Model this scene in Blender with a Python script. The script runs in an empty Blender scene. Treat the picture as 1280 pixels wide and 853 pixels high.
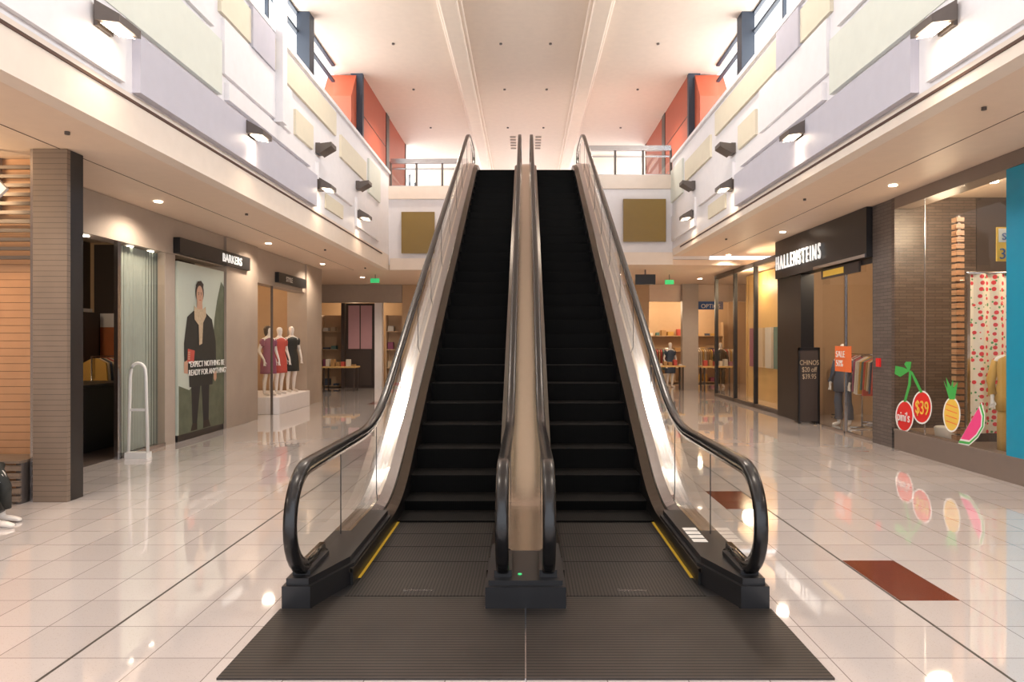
import bpy, math, random
from mathutils import Vector, Matrix, Euler
random.seed(7)
S=bpy.context.scene
try:
    S.view_settings.view_transform='Standard'
except Exception: pass
COL=S.collection
# ------------------------------------------------------------ materials
def newmat(name):
    m=bpy.data.materials.new(name); m.use_nodes=True
    nt=m.node_tree; b=nt.nodes.get('Principled BSDF'); return m,nt,b
def rgba(c): return (c[0],c[1],c[2],1)
def mathn(nt,op,a,b=None,c=None):
    n=nt.nodes.new('ShaderNodeMath'); n.operation=op
    for i,v in enumerate((a,b,c)):
        if v is None: continue
        if isinstance(v,(int,float)): n.inputs[i].default_value=v
        else: nt.links.new(v,n.inputs[i])
    return n.outputs[0]
def mixc(nt,f,a,b):
    n=nt.nodes.new('ShaderNodeMix'); n.data_type='RGBA'
    for i,v in ((0,f),(6,a),(7,b)):
        if isinstance(v,(int,float)): n.inputs[i].default_value=v
        elif isinstance(v,tuple): n.inputs[i].default_value=rgba(v)
        else: nt.links.new(v,n.inputs[i])
    return n.outputs[2]
def coords(nt):
    t=nt.nodes.new('ShaderNodeTexCoord'); s=nt.nodes.new('ShaderNodeSeparateXYZ')
    nt.links.new(t.outputs['Object'],s.inputs[0]); return t.outputs['Object'],s.outputs
def noise(nt,vec,scale,detail=3):
    n=nt.nodes.new('ShaderNodeTexNoise'); n.inputs['Scale'].default_value=scale; n.inputs['Detail'].default_value=detail
    nt.links.new(vec,n.inputs['Vector']); return n.outputs[0]
def bumpn(nt,b,h,strength,dist=.01):
    n=nt.nodes.new('ShaderNodeBump'); n.inputs['Strength'].default_value=strength; n.inputs['Distance'].default_value=dist
    nt.links.new(h,n.inputs['Height']); nt.links.new(n.outputs[0],b.inputs['Normal'])
def mat(name,col,rough=.5,metal=0,var=.05,scale=6,bump=0,spec=.5):
    m,nt,b=newmat(name); o,s=coords(nt); nz=noise(nt,o,scale)
    c=mixc(nt,nz,tuple(min(1,x*(1-var)) for x in col),tuple(min(1,x*(1+var)) for x in col))
    nt.links.new(c,b.inputs['Base Color']); b.inputs['Roughness'].default_value=rough; b.inputs['Metallic'].default_value=metal
    b.inputs['Specular IOR Level'].default_value=spec
    if bump: bumpn(nt,b,noise(nt,o,scale*12),bump)
    return m
def emis(name,col,st):
    m,nt,b=newmat(name); b.inputs['Base Color'].default_value=rgba(col)
    b.inputs['Emission Color'].default_value=rgba(col); b.inputs['Emission Strength'].default_value=st; return m
def stripes(name,axis,pitch,frac,c1,c2,rough=.5,metal=0,bump=0,var=.2,spec=.5):
    m,nt,b=newmat(name); o,s=coords(nt)
    f=mathn(nt,'FRACT',mathn(nt,'MULTIPLY',s[axis],1/pitch)); k=mathn(nt,'LESS_THAN',f,frac)
    nz=noise(nt,o,3)
    ca=mixc(nt,nz,tuple(x*(1-var) for x in c1),tuple(min(1,x*(1+var)) for x in c1))
    c=mixc(nt,k,ca,c2); nt.links.new(c,b.inputs['Base Color'])
    b.inputs['Roughness'].default_value=rough; b.inputs['Metallic'].default_value=metal; b.inputs['Specular IOR Level'].default_value=spec
    if bump: bumpn(nt,b,mathn(nt,'SUBTRACT',1.0,k),bump,.004)
    return m
def glassm(name,tint=(1,1,1),base=.05,k=.85):
    m,nt,b=newmat(name); nt.nodes.remove(b); out=nt.nodes['Material Output']
    t=nt.nodes.new('ShaderNodeBsdfTransparent'); t.inputs[0].default_value=rgba(tint)
    g=nt.nodes.new('ShaderNodeBsdfGlossy'); g.inputs['Roughness'].default_value=.01; g.inputs[0].default_value=(1,1,1,1)
    f=nt.nodes.new('ShaderNodeLayerWeight'); f.inputs[0].default_value=.5
    fac=mathn(nt,'ADD',mathn(nt,'MULTIPLY',mathn(nt,'POWER',f.outputs['Facing'],5.0),k),base)
    x=nt.nodes.new('ShaderNodeMixShader'); nt.links.new(fac,x.inputs[0]); nt.links.new(t.outputs[0],x.inputs[1]); nt.links.new(g.outputs[0],x.inputs[2])
    nt.links.new(x.outputs[0],out.inputs[0]); return m
def tilemat():
    m,nt,b=newmat('terrazzo_tile'); o,s=coords(nt); T=.43
    ix=mathn(nt,'MULTIPLY',s[0],1/T); iy=mathn(nt,'MULTIPLY',s[1],1/T)
    fx=mathn(nt,'FRACT',ix); fy=mathn(nt,'FRACT',iy)
    k=mathn(nt,'MAXIMUM',mathn(nt,'LESS_THAN',fx,.015),mathn(nt,'LESS_THAN',fy,.015))
    cx=nt.nodes.new('ShaderNodeCombineXYZ'); nt.links.new(mathn(nt,'FLOOR',ix),cx.inputs[0]); nt.links.new(mathn(nt,'FLOOR',iy),cx.inputs[1])
    w=nt.nodes.new('ShaderNodeTexWhiteNoise'); nt.links.new(cx.outputs[0],w.inputs[0])
    base=mixc(nt,w.outputs[0],(.62,.585,.585),(.69,.655,.655))
    v=nt.nodes.new('ShaderNodeTexVoronoi'); v.inputs['Scale'].default_value=70; nt.links.new(o,v.inputs['Vector'])
    sp=mathn(nt,'LESS_THAN',v.outputs['Distance'],.2)
    base=mixc(nt,mathn(nt,'MULTIPLY',sp,.35),base,(.38,.32,.28))
    c=mixc(nt,k,base,(.28,.25,.24)); nt.links.new(c,b.inputs['Base Color'])
    b.inputs['Roughness'].default_value=.05; b.inputs['Specular IOR Level'].default_value=1.0
    b.inputs['Coat Weight'].default_value=.7; b.inputs['Coat Roughness'].default_value=.02
    nz=noise(nt,o,1.3,1); bumpn(nt,b,nz,.03,.01)
    return m
def brickmat(name,c1,c2,mort,bw=.24,bh=.05,plane='xz'):
    m,nt,b=newmat(name); o,s=coords(nt); cx=nt.nodes.new('ShaderNodeCombineXYZ')
    nt.links.new(s[0] if plane=='xz' else s[1],cx.inputs[0]); nt.links.new(s[2],cx.inputs[1])
    br=nt.nodes.new('ShaderNodeTexBrick'); nt.links.new(cx.outputs[0],br.inputs['Vector'])
    br.inputs['Color1'].default_value=rgba(c1); br.inputs['Color2'].default_value=rgba(c2); br.inputs['Mortar'].default_value=rgba(mort)
    br.inputs['Scale'].default_value=1; br.inputs['Brick Width'].default_value=bw; br.inputs['Row Height'].default_value=bh; br.inputs['Mortar Size'].default_value=.004
    nt.links.new(br.outputs[0],b.inputs['Base Color']); b.inputs['Roughness'].default_value=.35
    return m
def fabricmat():
    m,nt,b=newmat('cherry_print_fabric'); o,s=coords(nt)
    v=nt.nodes.new('ShaderNodeTexVoronoi'); v.inputs['Scale'].default_value=10; v.inputs['Randomness'].default_value=.35; nt.links.new(o,v.inputs['Vector'])
    k=mathn(nt,'LESS_THAN',v.outputs['Distance'],.3)
    v2=nt.nodes.new('ShaderNodeTexVoronoi'); v2.inputs['Scale'].default_value=13; nt.links.new(o,v2.inputs['Vector'])
    k2=mathn(nt,'LESS_THAN',v2.outputs['Distance'],.22)
    c=mixc(nt,k2,(.85,.78,.66),(.1,.35,.12)); c=mixc(nt,k,c,(.75,.06,.08)); nt.links.new(c,b.inputs['Base Color']); b.inputs['Roughness'].default_value=.8
    return m
FLOOR=tilemat()
WHITE=mat('white_paint',(.80,.78,.80),.5); CREAMW=mat('cream_fascia_paint',(.79,.69,.60),.5)
PEACH=mat('warm_ceiling_paint',(.83,.70,.59),.6); RIB=mat('ceiling_rib_paint',(.87,.74,.62),.5)
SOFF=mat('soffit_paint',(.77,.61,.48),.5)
LAV=mat('lavender_grey_panel',(.50,.49,.56),.5); GREEN=mat('pale_green_panel',(.68,.71,.64),.5); YEL=mat('cream_yellow_panel',(.72,.66,.52),.5)
OLIVE=mat('olive_panel',(.25,.16,.035),.4); RED=mat('terracotta_red_panel',(.40,.075,.03),.5); ORNG=mat('orange_red_panel',(.48,.10,.045),.5)
BLUEG=mat('blue_grey_column_paint',(.03,.04,.06),.5)
BLACK=mat('satin_black',(.012,.012,.014),.35); RUB=mat('handrail_rubber',(.008,.008,.009),.25); CHAR=mat('charcoal_plastic',(.014,.014,.016),.35)
SHADOW=mat('shadow_gap_dark',(.09,.045,.03),.7)
STEEL=mat('brushed_steel',(.50,.50,.52),.20,1,.08,20); DSTEEL=mat('dark_skirt_metal',(.015,.014,.014),.35,.5); BRONZE=mat('bronze_inner_deck',(.10,.085,.07),.28,1,.08,20)
CHROME=mat('polished_trim',(.8,.79,.77),.1,1,.02)
WSTEEL=mat('steel_deck_warm_reflection',(.62,.55,.46),.16,1,.05,20); GUIDE=mat('handrail_guide_metal',(.78,.75,.70),.15,1)  # warm reflections painted into the base colour of both deck and guide
STEP=stripes('ribbed_step_black',0,.02,.45,(.006,.0055,.0055),(.002,.002,.002),.7,0,.4,.2,.12)
TREADF=stripes('ribbed_tread_grey',0,.024,.45,(.05,.046,.043),(.006,.006,.006),.4,.5,.5)
RISER=stripes('ribbed_riser_black',0,.02,.45,(.003,.003,.003),(.002,.002,.002),.7,0,.3,.2,.1)
COMBM=stripes('comb_plate_ribs',0,.024,.4,(.06,.055,.05),(.012,.012,.012),.4,.6,.6)
MATR=stripes('ribbed_entry_mat',1,.034,.42,(.055,.047,.042),(.008,.007,.007),.45,.3,.7,.4)
YELL=mat('safety_yellow',(.60,.40,.03),.5)
GLASS=glassm('clear_glass',(.92,.93,.90),.07,.85); GLASSS=glassm('shopfront_glass',(.93,.93,.9),.06,.5)
TIMB=stripes('timber_cladding',2,.09,.06,(.46,.25,.13),(.08,.04,.02),.4,0,.3,.2)
TIMG=stripes('grey_timber_cladding',2,.06,.07,(.20,.148,.11),(.05,.038,.03),.5,0,.3,.2)
CONC=mat('taupe_render',(.36,.30,.25),.5,0,.14,2,.05); BULK=mat('taupe_bulkhead_paint',(.40,.34,.29),.5,0,.06)
CURT=stripes('ribbed_curtain',1,.085,.3,(.34,.38,.35),(.09,.11,.10),.5,0,1,.15)
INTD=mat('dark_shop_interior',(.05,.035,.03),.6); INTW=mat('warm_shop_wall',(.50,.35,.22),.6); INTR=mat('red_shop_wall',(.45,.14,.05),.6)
BRICK=brickmat('brown_brick_tile',(.085,.06,.048),(.125,.09,.072),(.025,.02,.018)); BRICKY=brickmat('grey_brick_tile',(.10,.085,.08),(.14,.12,.11),(.04,.035,.03),.24,.06,'yz')
TURQ=mat('turquoise_panel',(.0,.26,.42),.4); TAUPE=mat('taupe_plinth',(.20,.155,.13),.4); GOLD=mat('golden_shop_panel',(.62,.40,.15),.5,0,.2,1.5)
FAB=fabricmat(); SKINW=mat('white_mannequin',(.78,.74,.70),.35)
LAMP=emis('lamp_glow',(1,.80,.58),16); DOWN=emis('downlight_glow',(1,.88,.72),12)
LAMPB=mat('lamp_housing_bronze',(.13,.11,.10),.4,.5)
BROWN=mat('brown_floor_tile',(.16,.035,.018),.12); DARKJ=mat('dark_movement_joint',(.05,.045,.04),.5)
WH=mat('sign_white',(.85,.85,.83),.5); LET=emis('white_letter_added_glow',(.95,.95,.93),.6); REDS=mat('sticker_red',(.75,.02,.02),.4); GRNS=mat('sticker_green',(.05,.42,.08),.4); PINK=mat('sticker_pink',(.85,.06,.25),.4)  # LET: slight emission added so the white sign letters read bright
YLS=mat('sticker_yellow',(.85,.55,.08),.4); ORS=mat('poster_orange',(.85,.18,.05),.5); BLU=mat('sign_blue',(.03,.10,.32),.5)
SKIN=mat('skin_print',(.50,.30,.21),.6); HAIR=mat('hair_print',(.03,.02,.015),.6); SCARF=mat('scarf_print',(.48,.38,.26),.7,0,.3,20); COAT=mat('coat_print',(.02,.022,.02),.6,0,.3,8)
PGREY=mat('poster_sky_print',(.50,.56,.50),.35,0,.12,1.2); PROCK=mat('poster_rock_print',(.10,.12,.08),.5,0,.5,5); TROU=mat('trouser_print',(.015,.015,.018),.6)
SGREEN=emis('exit_green',(.05,.6,.2),.6); SCREEN=emis('screen_glow',(.5,.65,.8),1)
MUTE=[mat('goods_%d'%i,c,.6) for i,c in enumerate([(.5,.08,.06),(.55,.45,.32),(.05,.07,.11),(.40,.24,.10),(.6,.57,.52),(.10,.2,.19),(.25,.07,.14),(.55,.33,.08)])]
# ------------------------------------------------------------ mesh builder
class MB:
    def __init__(s,name): s.n=name; s.v=[]; s.f=[]; s.m=[]; s.sm=[]; s.mats=[]
    def mi(s,m):
        if m not in s.mats: s.mats.append(m)
        return s.mats.index(m)
    def add(s,vs,fs,m,smooth=False):
        o=len(s.v); s.v+= [tuple(v) for v in vs]; i=s.mi(m)
        for f in fs: s.f.append([k+o for k in f]); s.m.append(i); s.sm.append(smooth)
    def box(s,x0,x1,y0,y1,z0,z1,m):
        x0,x1=min(x0,x1),max(x0,x1); y0,y1=min(y0,y1),max(y0,y1); z0,z1=min(z0,z1),max(z0,z1)
        v=[(x0,y0,z0),(x1,y0,z0),(x1,y1,z0),(x0,y1,z0),(x0,y0,z1),(x1,y0,z1),(x1,y1,z1),(x0,y1,z1)]
        s.add(v,[(0,3,2,1),(4,5,6,7),(0,1,5,4),(1,2,6,5),(2,3,7,6),(3,0,4,7)],m)
    def extx(s,prof,x0,x1,m,smooth=False):   # profile (y,z)
        n=len(prof); v=[(x0,p[0],p[1]) for p in prof]+[(x1,p[0],p[1]) for p in prof]
        s.add(v,[tuple(range(n)),tuple(range(2*n-1,n-1,-1))],m); 
        s.add(v,[(i,(i+1)%n,(i+1)%n+n,i+n) for i in range(n)],m,smooth)
    def extz(s,prof,z0,z1,m):
        n=len(prof); v=[(p[0],p[1],z0) for p in prof]+[(p[0],p[1],z1) for p in prof]
        s.add(v,[tuple(range(n-1,-1,-1)),tuple(range(n,2*n))]+[(i,(i+1)%n,(i+1)%n+n,i+n) for i in range(n)],m)
    def poly(s,pts,m): s.add(pts,[tuple(range(len(pts)))],m)
    def cyl(s,c,r,h,m,axis='z',n=20,r2=None,smooth=True):
        r2=r if r2 is None else r2; v=[]
        for k,(rr,t) in enumerate(((r,0),(r2,h))):
            for i in range(n):
                a=2*math.pi*i/n; p=(rr*math.cos(a),rr*math.sin(a))
                v.append({'z':(c[0]+p[0],c[1]+p[1],c[2]+t),'y':(c[0]+p[0],c[1]+t,c[2]+p[1]),'x':(c[0]+t,c[1]+p[0],c[2]+p[1])}[axis])
        s.add(v,[(i,(i+1)%n,(i+1)%n+n,i+n) for i in range(n)],m,smooth); s.add(v,[tuple(range(n)),tuple(range(n,2*n))],m)
    def lathe(s,c,prof,m,sx=1,sy=1,n=20):  # prof (r,z)
        v=[];f=[]
        for r,z in prof:
            for i in range(n):
                a=2*math.pi*i/n; v.append((c[0]+r*sx*math.cos(a),c[1]+r*sy*math.sin(a),c[2]+z))
        for j in range(len(prof)-1):
            for i in range(n): f.append((j*n+i,j*n+(i+1)%n,(j+1)*n+(i+1)%n,(j+1)*n+i))
        f.append(tuple(range(n))); f.append(tuple(range((len(prof)-1)*n,len(prof)*n)))
        s.add(v,f,m,True)
    def tube(s,pts,r,m,n=8):
        pts=[Vector(p) for p in pts]; v=[];f=[]
        for i,p in enumerate(pts):
            t=(pts[min(i+1,len(pts)-1)]-pts[max(i-1,0)]).normalized()
            a=Vector((0,0,1)) if abs(t.z)<.9 else Vector((1,0,0)); u=t.cross(a).normalized(); w=t.cross(u)
            for k in range(n):
                an=2*math.pi*k/n; v.append(p+u*r*math.cos(an)+w*r*math.sin(an))
        for i in range(len(pts)-1):
            for k in range(n): f.append((i*n+k,i*n+(k+1)%n,(i+1)*n+(k+1)%n,(i+1)*n+k))
        f.append(tuple(range(n))); f.append(tuple(range((len(pts)-1)*n,len(pts)*n)))
        s.add(v,f,m,True)
    def done(s,parent=None,bevel=0):
        me=bpy.data.meshes.new(s.n); me.from_pydata(s.v,[],s.f); me.update()
        for m in s.mats: me.materials.append(m)
        me.polygons.foreach_set('material_index',s.m); me.polygons.foreach_set('use_smooth',s.sm)
        import bmesh
        bm=bmesh.new(); bm.from_mesh(me); bmesh.ops.recalc_face_normals(bm,faces=bm.faces); bm.to_mesh(me); bm.free()
        o=bpy.data.objects.new(s.n,me); COL.objects.link(o)
        if parent: o.parent=parent
        if bevel:
            b=o.modifiers.new('bevel','BEVEL'); b.width=bevel; b.segments=2; b.limit_method='ANGLE'
        return o
def text(s,loc,size,rot,m,parent,name='lettering',align='LEFT',ext=.004,sx=1,off=0,sp=1):
    c=bpy.data.curves.new(name,'FONT'); c.body=s; c.size=size; c.extrude=ext; c.align_x=align; c.materials.append(m); c.offset=off; c.space_character=sp
    o=bpy.data.objects.new(name,c); COL.objects.link(o); o.location=loc; o.rotation_euler=rot; o.scale=(sx,1,1); o.parent=parent; return o
LW=(math.pi/2,0,math.pi/2); RW=(math.pi/2,0,-math.pi/2); FW=(math.pi/2,0,0)
# ------------------------------------------------------------ room shell
def simple(name,*boxes):
    b=MB(name)
    for bx in boxes: b.box(*bx)
    return b.done()
YB=26.0
simple('floor',(-11.2,11.2,-6,32,-.1,0,FLOOR))
b=MB('trim_floor_joint'); 
for sx in(-1,1): b.box(sx*2.573,sx*2.59,-2,24,0,.0015,DARKJ)
b.done()
b=MB('floor_inlay_tile'); b.box(2.595,3.01,4.73,5.59,0,.002,BROWN); b.done()
b=MB('floor_inlay_tile'); b.box(2.15,2.57,7.31,8.17,0,.002,BROWN); b.done()
b=MB('floor_inlay_tile'); b.box(-4.5,-3.4,19.4,20.2,0,.002,BROWN); b.done()
# ceiling with ribs
ZC=9.0
b=MB('ceiling'); b.box(-5.2,5.2,-6,34,ZC,ZC+.2,PEACH)
for sx in(-1,1):
    b.extz([(sx*1.42,-6),(sx*1.80,-6),(sx*1.80,34),(sx*1.42,34)],ZC-.22,ZC,RIB)
    b.extz([(sx*1.34,-6),(sx*1.88,-6),(sx*1.88,34),(sx*1.34,34)],ZC-.10,ZC,PEACH)
b.done(bevel=.03)
b=MB('ceiling_sprinklers')
for yy in (13.5,16.5,19.5,23):
    for xx in(-3.2,-.6,.6,3.2): b.cyl((xx,yy,ZC-.03),.035,.03,LAMPB)
b.done()
b=MB('ceiling_air_grille')
for xx in(-.45,.45):
    for k in range(5): b.box(xx-.10,xx+.10,24+k*.35,24.10+k*.35,ZC-.03,ZC,CONC)
b.done()
# upper side walls + relief panels
UX=4.15
def upper(side,nm,ysoff,zs):
    b=MB(nm); X=side*UX; Xo=side*(UX+.2)
    b.box(X,Xo,-6,ysoff,4.4,6.85,WHITE)
    b.box(X+side*.0,Xo,-6,ysoff,zs,4.40,CREAMW)
    b.box(X-side*.012,X,-2,ysoff-1,4.315,4.345,SHADOW)
    b.box(X-side*.06,Xo+side*.05,-6,ysoff,6.85,6.93,WHITE)
    def P(y0,y1,z0,z1,m,t): b.box(X-side*t,X,y0,y1,z0,z1,m)
    P(7.2,13.3,4.42,5.03,LAV,.09)
    P(3,7.0,4.45,5.25,WHITE,.05)
    P(6.6,9.2,5.12,5.85,GREEN,.06); P(9.3,12.0,5.45,6.2,WHITE,.05); P(9.2,14.8,6.25,6.75,YEL,.05)
    P(9.4,13,5.12,5.36,WHITE,.07); P(12.2,13.2,5.5,5.95,YEL,.05); P(13.5,16.2,5.0,5.35,WHITE,.06); P(10.2,11.1,6.2,6.8,LAV,.08)
    P(15.2,17.6,5.9,6.4,YEL,.05); P(16.6,19.2,4.6,5.3,WHITE,.05); P(14.1,15.4,4.55,4.85,YEL,.04); P(17.9,19.3,5.7,6.6,GREEN,.05)
    P(3,9.0,5.95,6.8,WHITE,.05)
    b.done()
upper(-1,'wall_left_upper',20.7,3.95); upper(1,'wall_right_upper',19.3,4.2)
simple('trim_fin',(-4.14,-3.98,11.2,11.4,5.4,9.0,WHITE))
# clerestory
for side,nm in((-1,'window_1'),(1,'window_2')):
    b=MB(nm); X=side*5.0
    b.box(X,X+side*.15,-6,17.8,6.24,7.2,WHITE)
    b.box(X-side*.03,X+side*.05,-6,17.8,7.2,7.26,BLUEG); b.box(X-side*.03,X+side*.05,-6,17.8,8.55,8.60,BLUEG); b.box(X-side*.03,X+side*.05,-6,17.8,8.96,9.0,BLUEG)
    y=-5
    while y<17.8: b.box(X-side*.02,X+side*.05,y,y+.05,7.2,9,BLUEG); y+=2.6
    for yy in (9.0,14.9): b.box(X-side*.28,X,yy,yy+.34,6.24,9,BLUEG)
    b.add([(X+side*.02,-6,7.26),(X+side*.02,17.8,7.26),(X+side*.02,17.8,8.94),(X+side*.02,-6,8.94)],[(0,1,2,3)],GLASS)
    # rear portion
    b.box(X,X+side*.15,25,34,6.24,7.0,WHITE); b.box(X-side*.03,X+side*.05,25,34,7.0,7.06,BLUEG)
    y=25
    while y<34: b.box(X-side*.02,X+side*.05,y,y+.06,7.0,9,BLUEG); y+=1.5
    b.box(X-.0,X+side*.02,25,34,7.9,7.95,BLUEG)
    b.done()
    b=MB('red_clad_wall'); x4=side*4.4; x5=side*5.0
    b.box(x4,x5,18.5,21.6,6.24,9,RED); b.box(x4-side*.02,x4+side*.3,18.35,18.5,6.24,9.0,BLUEG)
    b.box(x4,x5,21.9,25,6.24,9,RED); b.box(x4+side*.1,x5,21.6,21.9,6.24,9,BLACK)
    b.box(x4-side*.02,x4,21.5,21.95,6.24,9,BLACK); b.box(x4-side*.02,x4+side*.1,24.9,25.05,6.24,9,BLACK)
    b.extx([(17.8,6.24),(18.35,6.24),(18.35,8.95),(17.8,8.2)],x4+side*.15,x5+side*.3,ORNG)
    for z in(7.0,7.9): b.box(x4-side*.008,x4,18.5,21.6,z,z+.02,BLACK)
    b.done()
    simple('floor_gallery',(side*4.36,side*5.0,-6,18.4,6.14,6.24,WHITE))
# soffits
def soffit(side,nm,yend,z):
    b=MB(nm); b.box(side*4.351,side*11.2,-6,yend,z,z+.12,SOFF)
    b.box(side*5.2,side*5.21,-6,yend,z-.004,z,SHADOW)
    b.done()
soffit(-1,'ceiling_soffit_left',20.7,3.95); soffit(1,'ceiling_soffit_right',19.3,4.2)
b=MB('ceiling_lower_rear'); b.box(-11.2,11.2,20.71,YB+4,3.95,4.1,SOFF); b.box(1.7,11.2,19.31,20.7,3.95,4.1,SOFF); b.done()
# landing slab
ZT=6.45
b=MB('floor_upper_landing')
b.box(-5.2,-1.7,20.7,34,4.11,ZT,WHITE); b.box(1.7,5.2,19.3,34,4.11,ZT,WHITE); b.box(-1.7,1.7,19.3,34,5.4,ZT,WHITE)
b.box(-4.15,-1.7,20.64,20.7,6.1,ZT+.04,CREAMW); b.box(1.7,4.15,19.24,19.3,6.1,ZT+.04,CREAMW)
b.box(-3.75,-2.75,20.6,20.66,4.45,5.7,OLIVE); b.box(2.75,3.95,19.2,19.26,4.6,5.8,OLIVE)
b.box(-4.1,-1.7,20.62,20.7,3.95,4.3,CREAMW); b.box(1.7,4.15,19.22,19.3,3.95,4.3,CREAMW)
b.done()
simple('wall_back_upper',(-5.2,5.2,34,34.2,6.24,9.2,PEACH))
def railing(x0,x1,y):
    b=MB('glass_balustrade'); 
    b.box(x0,x1,y-.02,y+.1,7.20,7.34,STEEL); b.box(x0,x1,y+.02,y+.06,7.02,7.06,STEEL); b.box(x0,x1,y,y+.08,ZT,ZT+.08,STEEL)
    n=3
    for i in range(n+1):
        x=x0+(x1-x0)*i/n; b.box(x-.03,x+.03,y,y+.06,ZT,7.25,LAMPB)
    b.box(x0,x1,y+.03,y+.04,ZT+.1,7.1,GLASS); b.done()
railing(-4.1,-1.75,20.74); railing(1.75,4.12,19.34)
# outer shell
simple('wall_left',(-11.4,-11.2,-6,30,0,4.3,INTW)); simple('wall_right',(11.2,11.4,-6,30,0,4.5,INTW))
# ------------------------------------------------------------ wall lamps
def lamp(side,y,z,on):
    b=MB('wall_lamp'); X=side*4.06; t=-side
    w=.18; h=.24; p=.24
    pts=[(0,h/2),(p,-.02),(p,-h/2+.02),(0,-h/2+.05)] if on else [(0,-h/2),(p,.02),(p,h/2-.02),(0,h/2-.05)]
    v=[(X+t*a,y-w,z+c) for a,c in pts]+[(X+t*a,y+w,z+c) for a,c in pts]
    b.add(v,[(0,1,2,3),(7,6,5,4),(0,4,5,1),(1,5,6,2),(2,6,7,3),(3,7,4,0)],LAMPB)
    b.box(X,side*4.15,y-w*.7,y+w*.7,z-.1,z+.1,LAMPB)
    if on:
        b.add([(X+t*.04,y-w+.03,z-h/2+.030),(X+t*(p-.04),y-w+.03,z-h/2+.006),(X+t*(p-.04),y+w-.03,z-h/2+.006),(X+t*.04,y+w-.03,z-h/2+.030)],[(0,1,2,3)],LAMP)
    o=b.done()
    if on:
        l=bpy.data.lights.new('wall_lamp_bulb','SPOT'); l.energy=40; l.color=(1,.78,.55); l.spot_size=2.3; l.spot_blend=1; l.shadow_soft_size=.1
        lo=bpy.data.objects.new('bulb',l); COL.objects.link(lo); lo.location=(X+t*.14,y,z-h/2-.03); lo.rotation_euler=(0,side*.2,0); lo.parent=o
for side in(-1,1):
    for y in (6.6,10.1,13.6,16.8): lamp(side,y,4.9,True)
    for y in (13.6,16.8): lamp(side,y,5.62,False)
# soffit downlights
b=MB('soffit_downlights')
dl=[]
for side,z in((-1,3.948),(1,4.198)):
    for y in (1.5,6,10.5,15,19):
        dl.append((side*5.65,y,z)); b.cyl((side*5.65,y,z-.012),.06,.012,DOWN)
        b.cyl((side*4.7,y+1,z-.03),.025,.03,LAMPB)
for x,y in((-5.5,23),(-3,24),(3,22),(6,23.5)):
    dl.append((x,y,3.94)); b.cyl((x,y,3.935),.07,.012,DOWN)
b.done()
def spot(loc,e,col=(1,.82,.64),size=2.6,r=.12):
    l=bpy.data.lights.new('downlight','SPOT'); l.energy=e; l.color=col; l.spot_size=size; l.spot_blend=.6; l.shadow_soft_size=r
    o=bpy.data.objects.new('downlight',l); COL.objects.link(o); o.location=loc
for x,y,z in dl: spot((x,y,z-.05),165)
def point(loc,e,col=(1,.76,.50),r=.25):
    l=bpy.data.lights.new('shop_light','POINT'); l.energy=e; l.color=col; l.shadow_soft_size=r
    o=bpy.data.objects.new('shop_light',l); COL.objects.link(o); o.location=loc
# ------------------------------------------------------------ escalators
SL=.571; B0=7.0; B1=B0+ZT/SL
def zf(d,w=.5):
    def seg(t): return 0 if t<-w else (SL*t if t>w else SL*(t+w)**2/(4*w))
    return seg(d-B0)-seg(d-B1)
def rz(d): return zf(d,.6)+.95
ds=[4.6+i*.1 for i in range(0,156)]
DE=19.3
def sweepx(b,sec,d0,d1,m,cl=True,smooth=False,clampz=.003):
    dd=[d for d in [d0]+[x for x in ds if d0<x<d1]+[d1]]
    n=len(sec); v=[]
    for d in dd:
        for x,dz in sec: v.append((x,d,max(clampz,zf(d)+dz)))
    f=[]
    for j in range(len(dd)-1):
        for i in range(n): f.append((j*n+i,j*n+(i+1)%n,(j+1)*n+(i+1)%n,(j+1)*n+i))
    f.append(tuple(range(n))); f.append(tuple(range((len(dd)-1)*n,len(dd)*n)))
    b.add(v,f,m,smooth)
RC=.37; ZCN=.58; DC=4.80; DT=19.75
def rail(b,x):
    pts=[(DC+.35,ZCN-RC),(DC+.15,ZCN-RC)]
    for i in range(17):
        a=-math.pi/2-math.pi*i/16; pts.append((DC+RC*math.cos(a)*1.0,ZCN+RC*math.sin(a)))
    d=DC+.15
    while d<DT-.05: pts.append((d,rz(d))); d+=.12
    for i in range(17):
        a=math.pi/2-math.pi*i/16; pts.append((DT+RC*math.cos(a),ZT+ZCN+RC*math.sin(a)))
    pts.append((DT-.35,ZT+ZCN-RC))
    def sw(sec,m):
        v=[];n=len(sec)
        for i,p in enumerate(pts):
            a=pts[max(i-1,0)]; c=pts[min(i+1,len(pts)-1)]; ty,tz=c[0]-a[0],c[1]-a[1]; L=math.hypot(ty,tz); ty/=L; tz/=L
            ny,nz=-tz,ty     # outward normal (left of travel)
            for u,w in sec: v.append((x+u,p[0]+ny*w,p[1]+nz*w))
        f=[]
        for j in range(len(pts)-1):
            for i in range(n): f.append((j*n+i,j*n+(i+1)%n,(j+1)*n+(i+1)%n,(j+1)*n+i))
        f.append(tuple(range(n))); f.append(tuple(range((len(pts)-1)*n,len(pts)*n)))
        b.add(v,f,m,True)
    sec=[(.044*math.copysign(abs(math.cos(t))**.6,math.cos(t)),.028*math.copysign(abs(math.sin(t))**.7,math.sin(t))) for t in [2*math.pi*k/16 for k in range(16)]]
    sw([(u,w) for u,w in sec],RUB)
    sw([(-.022,-.022),(.022,-.022),(.022,-.075),(-.022,-.075)],GUIDE)
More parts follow.
